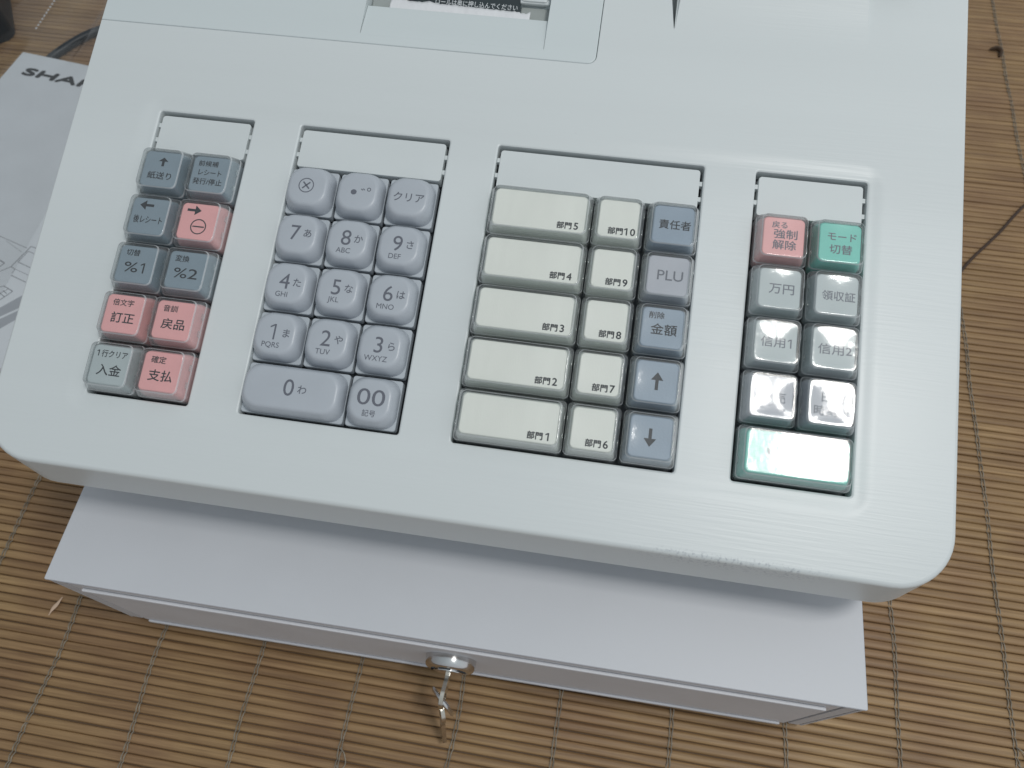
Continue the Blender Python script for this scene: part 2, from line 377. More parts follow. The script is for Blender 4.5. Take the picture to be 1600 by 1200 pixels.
for sxi in range(-12, 10):
    x0 = 2 + 50 * sxi if sxi > 0 else 6 + 48 * sxi
    if x0 < -300 or x0 < MX0 + 5 or x0 > MX1 - 5: continue
    bm = bmesh.new()
    for side in (-1, 1):
        pts = []
        for i in range(int(rows * 4)):
            y = MY0 + (i + 0.5) * PITCH / 4
            fr = (i % 4)
            z = [-0.55, 0.28, 0.45, 0.28][fr] if True else 0
            dx = side * (0.62 + 0.14 * math.cos(i * PI / 4)) + 2.2 * noise.noise(Vector((y * 0.02, x0, 0))) + 0.25 * noise.noise(Vector((y * 0.5, x0, side)))
            pts.append(mat_pt(x0 + dx, y, z + 0.05))
        tube(bm, pts, 0.29, 5)
    # loose loop of thread here and there
    for j in range(1):
        yy = random.uniform(-250, 250)
        tube(bm, spline([mat_pt(x0, yy, .6), mat_pt(x0 + 2.5, yy - 2, 1.2), mat_pt(x0 + 4.0, yy - 6, 1.0), mat_pt(x0 + 2, yy - 8.5, .7), mat_pt(x0, yy - 7, .5)], 5), 0.3, 5)
    obj('tie_thread', bm, M['thread'], mat_root, smooth=60, wn=False)

# ------------------------------------------------------------------ cash drawer
DZT = ZS - 84.77; DZB = ZS - 160.0; YF = -157.1; DX = 157.0; DYB = 215
def T(x, y, z): return Matrix.Translation(Vector((x, y, z)) * S)
dr = empty('cash_drawer', (0, 20, 2), 'pale grey-lilac metal cash drawer under the register, its key hanging from the front lock', 'cash drawer')
DI = T(0, -20, -2)
bm = bmesh.new()
t = 1.2
# folded sheet shell: top, sides, back, bottom, open to the front
box(bm, -DX, DX, YF, DYB, DZT - t, DZT, 0.7)
box(bm, -DX, -DX + t, YF + .4, DYB, DZB, DZT - t - .01, 0.3)
box(bm, DX - t, DX, YF + .4, DYB, DZB, DZT - t - .01, 0.3)
box(bm, -DX + t + .01, DX - t - .01, DYB - t, DYB, DZB + t, DZT - t - .01)
box(bm, -DX + t + .01, DX - t - .01, YF + 3, DYB, DZB, DZB + t)
# flanges beside the front
box(bm, -DX + t + .5, -DX + 6.2, YF + .5, YF + 2.6, DZB + .2, DZT - t - .02, 0.25)
box(bm, DX - 6.2, DX - t - .5, YF + .5, YF + 2.6, DZB + .2, DZT - t - .02, 0.25)
obj('drawer_case', bm, M['drawer'], dr, DI)
bm = bmesh.new(); box(bm, -DX + t + .2, DX - t - .2, YF + 6, YF + 8, DZB + t + .1, DZT - t - .1)
obj('gap_shade_sheet', bm, M['dark'], dr, DI, smooth=0)  # near-black sheet standing in for the shade behind the front's gaps
bm = bmesh.new()
FX = DX - 7.6
box(bm, -FX, FX, YF + 0.2, YF + 5, DZB + 0.4, DZT - 2.6, 0.9)
box(bm, -145, 145, YF - 1.3, YF + 0.19, DZT - 10.5, DZT - 7.6, 0.6)      # rolled pull lip
box(bm, -FX + 3, FX - 3, YF - 0.9, YF + 0.19, DZB + 0.6, DZB + 3.2, 0.4)
fr = obj('drawer_front', bm, M['drawer_front'], dr, DI)
# lock
LX, LZ = 2.5, ZS - 122
def disc(bm, rz, cx, cz, n=40):
    """rz: list of (radius, y) from the front backwards, axis along y"""
    rs = []
    for r, y in rz:
        rs.append([bm.verts.new((cx + r * math.cos(2*PI*k/n), y, cz + r * math.sin(2*PI*k/n))) for k in range(n)])
    for a, b in zip(rs, rs[1:]): bridge(bm, a, b)
    cap(bm, rs[0]); cap(bm, rs[-1])
bm = bmesh.new()
disc(bm, [(7.8, YF - 5.2), (9.0, YF - 5.0), (9.9, YF - 4.3), (10.4, YF - 3.2), (10.6, YF - 1.2), (10.6, YF + 1)], LX, LZ)
lk = obj('lock', bm, M['steelm'], dr, DI)
bm = bmesh.new()
disc(bm, [(5.4, YF - 6.0), (5.9, YF - 5.8), (6.0, YF - 5.1)], LX, LZ, 32)
obj('lock_cylinder', bm, M['steelm'], lk)
bm = bmesh.new()
for a0 in (-0.9, 0.25, 1.4): # dark notches round the cylinder
    for k in range(6):
        a = a0 + k * 0.11 + PI / 2 - 0.35
        box(bm, LX + 7.0 * math.cos(a) - .5, LX + 7.0 * math.cos(a) + .5, YF - 5.5, YF - 5.1, LZ + 7.0 * math.sin(a) - .8, LZ + 7.0 * math.sin(a) + .8)
obj('lock_notch', bm, M['dark'], lk, smooth=0)

# ------------------------------------------------------------------ key in the lock, split ring, spare key
def yz_plate(bm, outline, hole, x0, thick):
    """flat plate in a plane x = const, outline/hole lists of (y, z)"""
    for sgn in (-1, 1):
        o = [bm.verts.new((x0 + sgn * thick / 2, y, z)) for y, z in outline]
        h = [bm.verts.new((x0 + sgn * thick / 2, y, z)) for y, z in hole]
        if sgn == -1: o0, h0 = o, h
        es = []
        for l in (o, h):
            for i in range(len(l)): es.append(bm.edges.new((l[i], l[(i + 1) % len(l)])))
        bmesh.ops.triangle_fill(bm, use_beauty=True, edges=es, normal=(1, 0, 0))
    bridge(bm, o0, o); bridge(bm, h0, h)
def key_outline(L, r):
    O = [(0, -2.2), (0, 2.2)]
    O += [(-L - r + r * math.cos(a), 0.95 * r * math.sin(a)) for a in [PI * 0.28 + k * (2 * PI - PI * 0.56) / 18 for k in range(19)]]
    H = [(-L - r * 1.25 + 2.4 * math.cos(2 * PI * k / 14), 2.4 * math.sin(2 * PI * k / 14)) for k in range(14)]
    return O, H
k1 = empty('drawer_key', (LX, YF - 6, LZ), 'flat nickel key turned into the lock of the cash drawer', 'key')
O, H = key_outline(3.5, 5.2)
bm = bmesh.new(); yz_plate(bm, O, H, 0, 1.6)
obj('bow', bm, M['brass'], k1, Matrix.Rotation(math.radians(-3), 4, 'Z'))
bm = bmesh.new(); box(bm, -1.0, 1.0, -1.5, 5, -2.6, 2.6, 0.2)
obj('blade', bm, M['brass'], k1)
RC = Vector((LX - 1.2, YF - 16.5, LZ - 9))
bm = bmesh.new()
pts = []
for k in range(65):
    a = 2 * PI * k / 64 * 1.8
    pts.append((9.5 * math.cos(a) * 0.5, -7.5 * math.cos(a) * 0.55 + 0.5 * k / 64, 9.5 * math.sin(a)))
tube(bm, pts, 0.75, 7)
o = obj('key_ring', bm, M['steelm'], None, smooth=60); o.location = RC * S
tag(o, 'small wire split ring hanging from the key in the drawer lock', 'key ring')
k2 = empty('spare_key', tuple(RC + Vector((-1, -1.5, -6.5))), 'spare nickel key dangling on the split ring above the mat', 'key')
k2.rotation_euler = (math.radians(-116), math.radians(8), math.radians(22))
O, H = key_outline(2.5, 5.4)
bm = bmesh.new(); yz_plate(bm, [(y + 10.2, z) for y, z in O], [(y + 10.2, z) for y, z in H], 0, 1.6)
obj('bow', bm, M['brass'], k2)
bm = bmesh.new(); box(bm, -0.9, 0.9, 9.6, 24, -2.2, 2.2, 0.2)
for k in range(4): box(bm, -0.85, 0.85, 12 + 2.6 * k, 13.4 + 2.6 * k, 2.0, 2.9)
obj('blade', bm, M['brass'], k2)

# ------------------------------------------------------------------ cash register
TILT = math.radians(15.4); TT = math.tan(TILT)
RX, RY, RZ = 0, 40, DZT
reg = empty('cash_register', (RX, RY, RZ), 'off-white electronic cash register with four blocks of lettered keys, standing on the lilac-grey drawer', 'cash register')
PW = T(-RX, -RY, ZS - RZ) @ Matrix.Rotation(TILT, 4, 'X')       # panel frame -> register frame
XL, XR, YFR, YBK = -167.5, 166.5, -130.8, 205
SEAMX, SEAMY = 31.0, 45.8
CUT = [(-133.3, -95.4), (-76.7, -18.9), (-0.4, 75.6), (94.2, 133.3)]
CT, CB = 8.6, -104.1
DISH_Z = -0.5

def arc(cx, cy, r, a0, a1, n=10):
    return [(cx + r * math.cos(math.radians(a0 + (a1 - a0) * k / n)), cy + r * math.sin(math.radians(a0 + (a1 - a0) * k / n))) for k in range(n + 1)]
def offset_loop(P, d):
    """inset of a CCW loop by d[i]"""
    n = len(P); out = []
    for i in range(n):
        p0, p1, p2 = Vector(P[i - 1]), Vector(P[i]), Vector(P[(i + 1) % n])
        a = (p1 - p0).normalized(); b = (p2 - p1).normalized()
        na, nb = Vector((-a.y, a.x)), Vector((-b.y, b.x))
        mtr = na + nb
        mtr = mtr / max(0.3, (1 + na.dot(nb)))
        out.append((p1.x + mtr.x * d[i], p1.y + mtr.y * d[i]))
    return out
def rim(bm, P, rf, depth, seg=5):
    """rounded edge and world-vertical walls below a CCW outline; returns the top ring"""
    rings = []
    for k in range(seg + 1):
        a = PI / 2 * k / seg
        Q = offset_loop(P, [r * (1 - math.sin(a)) for r in rf])
        zz = [-r * (1 - math.cos(a)) for r in rf]
        rings.append([bm.verts.new((q[0], q[1] + z * TT, z)) for q, z in zip(Q, zz)])
    for dz, ins in ((depth - 1.2, 0.0), (depth - 0.4, 0.35), (depth, 1.2)):
        Q = offset_loop(P, [ins] * len(P))
        rings.append([bm.verts.new((q[0], q[1] - dz * TT, -dz)) for q in Q])
    for a, b in zip(rings, rings[1:]): bridge(bm, a, b)
    fill(bm, [rings[-1]])
    return rings[0]
# outline of the main shell (CCW seen from above), with its inner corner round the printer cover
A = arc(XL + 19, YFR + 19, 19, 180, 270) + arc(XR - 19, YFR + 19, 19, 270, 360, 12) + [(XR, YBK), (SEAMX + .2, YBK)]
rfs = [1.5] * 11 + [1.5] * 13 + [1.0, 0.3]
inner = arc(SEAMX - 3.2, SEAMY + 3.2, 3.4, 0, -90, 6)
A += inner + [(XL, SEAMY - .2)]; rfs += [0.3] * 7 + [0.3]
bm = bmesh.new()
top = rim(bm, A, rfs, 22)
d0 = ring(bm, rrect(-142.3, 140.4, -112.1, 16.2, 10, 8), 0)
slopes = [(6.9, 9, -0.008), (6.1, 8, -0.035), (5.0, 7, -0.10), (3.6, 5, -0.23), (2.4, 4, -0.36), (1.4, 3, -0.45), (0.6, 2, -0.49)]
prev = d0
for ins, r, z in slopes:
    q = ring(bm, rrect(-134.3 - ins, 134.3 + ins * .75, -105.1 - ins * .9, 9.6 + ins * .85, r, 8), z); bridge(bm, prev, q); prev = q
nt0 = ring(bm, [(59.0, 63.8), (59.15, 100), (53.4, 100), (58.7, 64.2)], 0)
nt1 = ring(bm, [(59.0, 64.0), (59.1, 99.9), (53.6, 99.9), (58.8, 64.4)], -0.25)
nt2 = ring(bm, [(59.0, 64.2), (59.1, 99.9), (53.8, 99.9), (58.9, 64.6)], -14)
bridge(bm, nt0, nt1); bridge(bm, nt1, nt2); fill(bm, [nt2])
fill(bm, [top, d0, nt0])
# openings for the four key blocks
holes = []
for x0, x1 in CUT:
    h0 = ring(bm, rrect(x0 - .8, x1 + .8, CB - .8, CT + .8, 1.6, 4), DISH_Z); holes.append(h0); p = h0
    for ins, z in ((0.45, -0.08), (0.12, -0.35), (0, -0.8), (-0.02, -7)):
        q = ring(bm, rrect(x0 - ins, x1 + ins, CB - ins, CT + ins, 1.0 + ins, 4), DISH_Z + z); bridge(bm, p, q); p = q
fill(bm, [prev] + holes)
hs = obj('housing', bm, M['housing'], reg, PW, smooth=32)
# lower body down to the drawer
bm = bmesh.new()
P = rrect(-150, 150, -108, 198, 14, 5)
lo = [bm.verts.new((x - RX, y - RY, 0.3)) for x, y in P]
hi = [bm.verts.new((x - RX, y - RY, y * TT - 23.5 / math.cos(TILT) + ZS - RZ)) for x, y in P]
bridge(bm, lo, hi); cap(bm, lo); cap(bm, hi)
obj('lower_body', bm, M['lower'], reg)

# printer cover with paper slot
B = [(XL, YBK), (XL, SEAMY)] + arc(SEAMX - 3.2, SEAMY + 3.2, 3.2, 270, 360, 6) + [(SEAMX, YBK)]
rfb = [1.0, 0.3] + [0.4] * 7 + [0.4]
bm = bmesh.new()
topb = rim(bm, B, rfb, 21)
sx0, sx1, sy0, sy1 = -61.5, 10.8, 49.5, 115
so = ring(bm, rrect(sx0, sx1, sy0, sy1, 0.8, 3), 0)
fill(bm, [topb, so])
# ramp into the slot, side walls, then the slot itself
YR = 63.0; ZR = -1.9; ZD = -13
def rz(y): return -0.02 - 1.8 * max(0, (y - sy0 - 1)) / (YR - sy0 - 1)
pc = obj('printer_cover', bm, M['printer_cover'], reg, PW, smooth=32)
bm = bmesh.new()
n = 8
L_ = [bm.verts.new((sx0 + .15, sy0 + .02 + (YR - sy0) * k / n, rz(sy0 + (YR - sy0) * k / n))) for k in range(n + 1)]
R_ = [bm.verts.new((sx1 - .15, sy0 + .02 + (YR - sy0) * k / n, rz(sy0 + (YR - sy0) * k / n))) for k in range(n + 1)]
for k in range(n): bm.faces.new((L_[k], R_[k], R_[k + 1], L_[k + 1]))
e1 = [bm.verts.new((sx0 + .15, YR + .9, ZR - .15)), bm.verts.new((sx1 - .15, YR + .9, ZR - .15))]
e2 = [bm.verts.new((sx0 + .15, YR + 1.1, ZR - 1)), bm.verts.new((sx1 - .15, YR + 1.1, ZR - 1))]
e3 = [bm.verts.new((sx0 + .15, YR + 1.1, ZD)), bm.verts.new((sx1 - .15, YR + 1.1, ZD))]
pr = [L_[-1], R_[-1]]
for e in (e1, e2, e3): bm.faces.new((pr[0], pr[1], e[1], e[0])); pr = e
# side walls of the opening
for x, s in ((sx0 + .02, 1), (sx1 - .02, -1)):
    bm.faces.new([bm.verts.new(p) for p in ((x, sy0, -.05), (x, sy1, -.05), (x, sy1, ZD), (x, sy0, ZD))])
bm.faces.new([bm.verts.new(p) for p in ((sx0, YR, ZD), (sx1, YR, ZD), (sx1, sy1, ZD), (sx0, sy1, ZD))])
obj('paper_ramp', bm, M['printer_cover'], pc, smooth=30)
for xa, xb in ((sx0 + .3, sx0 + 9), (sx1 - 12, sx1 - .3)):
    bm = bmesh.new(); box(bm, xa, xb, YR + 1.3, YR + 9, -10, -5.6, 0.4)
    obj('slot_floor', bm, M['cover_grey'], pc)
bm = bmesh.new()
box(bm, sx1 - 12.5, sx1 - 1.4, YR + 9.4, YR + 18, -6.5, -2.4, 1.6); box(bm, sx1 - 12.5, sx1 - .6, YR + 9.2, YR + 11.4, -5, -3.4, 0.6)
obj('paper_guide', bm, M['plate'], pc)
# dark notice behind the paper
bm = bmesh.new()
x0, x1, y0, y1 = -48, -1.2, 62.8, 84
bm.faces.new([bm.verts.new(p) for p in ((x0, y0, -5.6), (x1, y0, -5.6), (x1, y1, -3.2), (x0, y1, -3.2))])
st = obj('notice_label', bm, M['sticker'], pc, smooth=0)
bm = bmesh.new()
add_text(bm, 'ロールは奥に押し込んでください', 0, 0, 2.7, 33, 0.008)
flat_obj('lettering', bm, M['whiteink'], st, T(-19.0, 70.6, -4.68) @ Matrix.Rotation(math.atan2(2.4, 21.2), 4, 'X'))
# torn receipt paper
def torn():
    bm = bmesh.new(); nx = 90; xa, xb = -52.8, 3.2
    rows_ = []
    for k in range(nx + 1):
        x = xa + (xb - xa) * k / nx; u = k / nx
        env = 5.2 - 1.7 * u if 0.10 < u < 0.93 else (6.4 if u <= 0.10 else 3.2)
        if 0.23 < u < 0.31: env += 1.4 * (1 - abs(u - 0.27) / 0.04)
        tear = env + 0.45 * noise.noise(Vector((x * 1.1, 0, 0))) + 0.25 * noise.noise(Vector((x * 3.3, 4, 0)))
        if u > 0.985: tear = 4.2
        col = []
        for j, f in enumerate((-0.5, 0, 0.35, 0.7, 1.0)):
            yy = YR + 0.55 + tear * f if f > 0 else YR + 0.75
            zz = (-9 if f < 0 else -2.2 + 0.25 * f * tear * 0.5 - 0.06 * (f * tear) ** 2 + 0.25 * noise.noise(Vector((x * 0.5, f * 3, 1))))
            col.append(bm.verts.new((x, yy, zz)))
        rows_.append(col)
    for a, b in zip(rows_, rows_[1:]):
        for j in range(4): bm.faces.new((a[j], b[j], b[j + 1], a[j + 1]))
    return bm
o = obj('receipt_paper', torn(), M['receipt'], None, smooth=50, wn=False)
md = o.modifiers.new('thickness', 'SOLIDIFY'); md.thickness = 0.09 * S
o.matrix_world = T(0, 0, ZS) @ Matrix.Rotation(TILT, 4, 'X')
tag(o, 'torn strip of white receipt paper sticking out of the printer slot', 'receipt paper')

# display base: a wedge swelling out of the housing towards the back
bm = bmesh.new(); secs = []
for k in range(26):
    y = 58 + 62 * k / 25; d = max(0, y - 60)
    z = 0.005 * d * d if d < 16 else 1.28 + 0.16 * (d - 16)
    z -= 0.03
    xa, xb = 59.3 + 0.4 * max(0, z), 130.4 - 0.22 * max(0, z); f = min(0.6, max(0.02, z * .4))
    secs.append([bm.verts.new(p) for p in ((59.3, y, -1.5), (59.3, y, min(z, 0) - .02), (xa, y, z - f), (xa + f * .3, y, z - f * .3), (xa + f, y, z), (xb - f, y, z), (xb - f * .3, y, z - f * .3), (xb, y, z - f), (130.4, y, min(z, 0) - .02), (130.4, y, -1.5))])
for a, b in zip(secs, secs[1:]): bridge(bm, a, b, False)
cap(bm, secs[-1])
obj('display_base', bm, M['housing'], reg, PW, smooth=40)
# display pod just past the top of the picture
bm = bmesh.new()
loft(bm, [(43, 17, 5, 16), (45, 19, 6, 14), (46, 20, 6, 4), (46, 20, 6, -3)])
bmesh.ops.rotate(bm, verts=bm.verts[:], cent=(0, 0, 0), matrix=Matrix.Rotation(math.radians(22), 3, 'X'))
dp = obj('display_pod', bm, M['plate'], reg, PW @ T(104, 112, 4))
bm = bmesh.new(); box(bm, -36, 36, -10, 10, 16, 16.6, 0.3)
bmesh.ops.rotate(bm, verts=bm.verts[:], cent=(0, 0, 0), matrix=Matrix.Rotation(math.radians(22), 3, 'X'))
obj('display_window', bm, M['sticker'], dp)

# wells and blank label plates
for i, (x0, x1) in enumerate(CUT):
    bm = bmesh.new(); box(bm, x0 + .05, x1 - .05, CB + .05, CT - .05, -9, -6.5)
    obj('key_well', bm, M['dark'], reg, PW, smooth=0)
    bm = bmesh.new()
    g = 1.15
    cx, cy = (x0 + x1) / 2, (CT - 1.5 - 8.2) / 2
    hx, hy = (x1 - x0) / 2 - g, (CT - 1.5 + 8.2) / 2
    loft(bm, [(hx - .35, hy - .35, 0.9, 0), (hx - .1, hy - .1, 1.1, -.1), (hx, hy, 1.2, -.4), (hx, hy, 1.2, -5)], seg=4)
    for yy in (hy - 4.0, -hy + 5.2):
        for s in (-1, 1):
            box(bm, min(s * (hx - .2), s * (hx + g - .05)), max(s * (hx - .2), s * (hx + g - .05)), yy - .9 - (1.2 if s > 0 else 0), yy + .9 - (1.2 if s > 0 else 0), -3, -.55, 0.15)
    obj('label_plate', bm, M['plate'], reg, PW @ T(cx, cy, -1.15))

# ------------------------------------------------------------------ keys
def domed(bm, hx, hy, r, z, sag):
    """top surface as nested rings with a shallow dish or dome, returns outer ring"""
    out = None; prev = None; mn = min(hx, hy)
    for f in (1, .86, .72, .58, .44, .3, .15):
        d = mn * (1 - f)
        P = rrect_fine(-hx + d, hx - d, -hy + d, hy - d, r * (0.3 + 0.7 * f))
        q = [bm.verts.new((x, y, z + sag * (1 - (x / hx) ** 2) * (1 - (y / hy) ** 2))) for x, y in P]
        if prev: bridge(bm, prev, q)
        else: out = q
        prev = q
    c = bm.verts.new((0, 0, z + sag))
    for i in range(len(prev)): bm.faces.new((prev[i], prev[(i + 1) % len(prev)], c))
    return out
MESH = {}
def cap_bm(wd, hgt=19.0):
    hx, hy = wd / 2, hgt / 2
    bm = bmesh.new(); prev = None
    for ins, r, z in ((2.85, 1.4, 4.45), (2.6, 1.6, 4.35), (2.4, 1.7, 4.05), (1.35, 1.7, 0.2), (1.0, 1.6, -5.5)):
        q = ring(bm, rrect(-hx + ins, hx - ins, -hy + ins, hy - ins, r, 5), z)
        if prev: bridge(bm, prev, q)
        else: cap(bm, q)
        prev = q
    return bm
def cover_bm(wd, hgt=19.0):
    hx, hy = wd / 2, hgt / 2
    bm = bmesh.new()
    p = domed(bm, hx - 2.25, hy - 2.25, 1.5, 5.95, -0.34 if wd < 25 else -0.08)
    for i, (ins, r, z) in enumerate(((1.98, 1.8, 5.88), (1.76, 1.95, 5.62), (1.66, 2.0, 5.2), (0.5, 1.7, 1.4), (0.38, 1.6, 0.6), (0.32, 1.5, -1.2), (0.26, 1.5, -5))):
        q = ring(bm, rrect_fine(-hx + ins, hx - ins, -hy + ins, hy - ins, r), z); n0 = len(bm.faces); bridge(bm, p, q); p = q
        bm.faces.ensure_lookup_table()
        if i in (1, 2, 4):
            for f in bm.faces[n0:]: f.material_index = 1
    # inner skin of the flanks
    p = None
    for ins, r, z in ((2.5, 1.6, 5.0), (2.3, 1.7, 4.75), (1.15, 1.5, 1.0), (0.9, 1.4, -1.4), (0.84, 1.4, -5)):
        q = ring(bm, rrect_fine(-hx + ins, hx - ins, -hy + ins, hy - ins, r), z)
        if p: bridge(bm, p, q)
        p = q
    # small catches on the flank
    for s in (-1, 1):
        for yy in (-3.2, 3.2):
            g = hx - 0.95
            box(bm, min(s * g, s * (g + .5)), max(s * g, s * (g + .5)), yy - 1.2, yy + 1.2, 0.9, 2.2, 0.2)
    return bm
def num_bm(wd, hgt=19.0):
    hx, hy = wd / 2, hgt / 2
    bm = bmesh.new()
    def sq(ix, z, r): return ring(bm, rrect(-hx + ix, hx - ix, -hy + ix, hy - ix, r, 8), z)
    prev = None
    for ix, z, r in ((6.5, 3.9, 2.5), (3.4, 3.86, 4.8), (2.75, 3.74, 5.2), (2.3, 3.46, 5.5), (1.9, 3.0, 5.6), (1.35, 1.9, 5.8), (0.95, 0.6, 5.6), (0.75, -0.8, 5.2), (0.7, -2.1, 4.8), (0.75, -5.6, 4.6)):
        q = sq(ix, z, r)
        if prev: bridge(bm, prev, q)
        else: cap(bm, q)
        prev = q
    return bm
def skirt_bm(wd, hgt=19.0):
    hx, hy = wd / 2, hgt / 2
    bm = bmesh.new()
    loft(bm, [(hx - .75, hy - .75, .8, -2.0), (hx - .5, hy - .5, 1.0, -2.2), (hx - .5, hy - .5, 1.0, -5.9)], seg=3)
    return bm
def get(kind, fn, wd, mat):
    k = (kind, wd, mat)
    if k not in MESH:
        o = obj(kind, fn(wd), M[mat]); MESH[k] = o
        if kind == 'clear_cover': o.data.materials.append(M['edge_glint'])
        return o
    c = MESH[k].copy(); COL.objects.link(c); return c
def put(o, parent, mtx): o.parent = parent; o.matrix_local = mtx; return o

def letters(items, z):
    bm = bmesh.new()
    for it in items:
        k = it[0]
        if k == 't': add_text(bm, it[1], it[2], it[3], it[4], it[5] if len(it) > 5 else None, it[6] if len(it) > 6 else 0.015, z)
        elif k == 'one': add_one(bm, it[1], it[2], it[3], it[4], z)
        elif k == 'arrow': add_arrow(bm, it[1], it[2], it[3], it[4], it[5], z)
        elif k == 'ring': add_ring(bm, it[1], it[2], it[3], it[4], z)
        elif k == 'bar': add_bar(bm, *it[1:6], z)
    return bm
def make_key(cx, cy, wd, style, mat, ink, items, label):
    mtx = PW @ T(cx, cy, 0)
    if style == 'clear':
        k = put(get('key', cap_bm, wd, mat), reg, mtx)
        put(get('clear_cover', cover_bm, wd, 'clear'), k, Matrix())
        flat_obj('lettering', letters(items, 4.49), M[ink], k)
    else:
        k = put(get('key', num_bm, wd, mat), reg, mtx)
        put(get('key_skirt', skirt_bm, wd, 'skirt'), k, Matrix())
        flat_obj('lettering', letters(items, 3.945), M[ink], k)
    k['label'] = label
    return k
ROWY = [-18.04 - 19 * k for k in range(5)]
P1 = [-124.0, -105.0]
UP, LEFT, RIGHT, DOWN = PI / 2, PI, 0, -PI / 2
tK = lambda s, x, y, em, wd=None, b=0.014: ('t', s, x, y, em, wd, b)
B1 = [
 ('blue', [('arrow', 0.3, 3.0, 3.6, 1.0, UP), tK('紙送り', 0, -2.6, 3.1, 9.2)], 'slate key lettered 紙送り under an up arrow'),
 ('blue', [tK('前候補', -1.2, 4.2, 2.4, 7.6), tK('レシート', 0.1, 0.6, 2.7, 8.8), tK('発行/停止', -0.2, -3.0, 2.7, 11.2)], 'slate key lettered 発行/停止'),
 ('blue', [('arrow', -1.6, 4.2, 5.4, 1.0, LEFT), tK('後レシート', 0, -1.4, 3.2, 11.0)], 'slate key lettered 後レシート under a left arrow'),
 ('pink', [('arrow', -2.2, 4.3, 5.4, 1.0, RIGHT), ('ring', 0.6, -1.9, 3.0, 0.42), ('bar', -1.6, -1.9, 2.8, -1.9, .5)], 'pink key with a right arrow and circled minus'),
 ('blue', [tK('切替', -2.0, 4.4, 2.6, 5.2), tK('%', -1.6, -1.2, 5.4, 5.2, 0.006), ('one', 3.2, -1.2, 3.9, .55)], 'slate key lettered %1'),
 ('blue', [tK('変換', -2.2, 4.3, 2.6, 5.2), tK('%2', 0.2, -1.2, 5.4, 9.0, 0.004)], 'slate key lettered %2'),
 ('pink', [tK('倍文字', -0.8, 4.2, 2.6, 7.8), tK('訂正', 0.2, -1.4, 4.2, 8.6)], 'pink key lettered 訂正'),
 ('pink', [tK('音訓', -2.0, 4.2, 2.6, 5.2), tK('戻品', 0.2, -1.4, 4.2, 8.6)], 'pink key lettered 戻品'),
 ('grey', [tK('行クリア', 0.9, 4.0, 2.8, 9.6), ('one', -5.0, 4.0, 2.2, .36), tK('入金', 0.2, -1.8, 4.3, 8.8)], 'pale grey key lettered 入金'),
 ('pink', [tK('確定', -1.7, 4.2, 2.7, 5.4), tK('支払', 0.2, -1.4, 4.3, 8.8)], 'pink key lettered 支払'),
]
for i, (mt, it, lb) in enumerate(B1):
    make_key(P1[i % 2], ROWY[i // 2], 19, 'clear', mt, 'ink', it, lb)
X2 = [-67.55, -48.55, -29.55]
def num(d, kana, abc=None):
    it = [('one', -0.3, 0.7, 5.7, .6)] if d == '1' else [tK(d, -0.6 if len(d) == 1 else 0.3, 0.7 if abc else 0.4, 8.2, None, 0.0), ]
    if kana: it.append(tK(kana, 4.0, 0.6, 3.5, None, 0.006))
    if abc: it.append(tK(abc, -0.9, -4.2, 2.75, None, 0.0))
    return it
B2 = [[[('ring', -0.4, 0.2, 2.9, .36), ('bar', -1.7, -1.1, .9, 1.5, .55), ('bar', -1.7, 1.5, .9, -1.1, .55)], [tK('●', -1.3, -0.4, 2.6, 2.1), tK('゛', 2.0, 0.9, 3.0, 1.6), ('ring', 4.2, 1.1, .75, .28)], [tK('クリア', 0.3, -0.2, 3.9, 11.2, 0.006)]],
      [num('7', 'あ'), num('8', 'か', 'ABC'), num('9', 'さ', 'DEF')],
      [num('4', 'た', 'GHI'), num('5', 'な', 'JKL'), num('6', 'は', 'MNO')],
      [num('1', 'ま', 'PQRS'), num('2', 'や', 'TUV'), num('3', 'ら', 'WXYZ')]]
N2 = [['with a circled cross', 'with a large dot', 'lettered クリア'], ['7', '8', '9'], ['4', '5', '6'], ['1', '2', '3']]
for r in range(4):
    for c in range(3):
        make_key(X2[c], ROWY[r], 19, 'num', 'num', 'inkgrey', B2[r][c], 'grey-blue key ' + (N2[r][c] if r == 0 else 'numbered ' + N2[r][c]))
make_key(-58.05, ROWY[4], 38, 'num', 'num', 'inkgrey', [tK('0', -0.6, 0.6, 8.4, None, 0.0), tK('わ', 4.2, 0.4, 3.5, None, 0.006)], 'wide grey-blue key numbered 0')
make_key(X2[2], ROWY[4], 19, 'num', 'num', 'inkgrey', [tK('00', 0.2, 1.0, 8.2, 9.8, 0.0), tK('記号', 0.3, -4.6, 2.5, 4.6, 0.004)], 'grey-blue key numbered 00')
X3 = [18.75, 46.95, 66.1]
def dept(n, off):
    if n == '1': return [tK('部門', off - 3.0, -4.6, 2.75, 5.2, 0.03), ('one', off + 1.5, -4.55, 2.7, .5)]
    if n == '10': return [tK('部門', off - 4.35, -4.6, 2.75, 5.2, 0.03), ('one', off - .35, -4.55, 2.7, .5), tK('0', off + 1.75, -4.55, 3.7, None, 0.022)]
    return [tK('部門', off - (4.35 if len(n) > 1 else 3.0), -4.6, 2.75, 5.2, 0.03), tK(n, off + (0.75 if len(n) > 1 else 1.2), -4.55, 3.7, None, 0.022)]
for r in range(5):
    make_key(X3[0], ROWY[r], 38, 'clear', 'cream', 'ink', dept(str(5 - r), 12.3), 'wide cream key lettered 部門%d' % (5 - r))
    make_key(X3[1], ROWY[r], 19, 'clear', 'cream', 'ink', dept(str(10 - r), 3.6), 'cream key lettered 部門%d' % (10 - r))
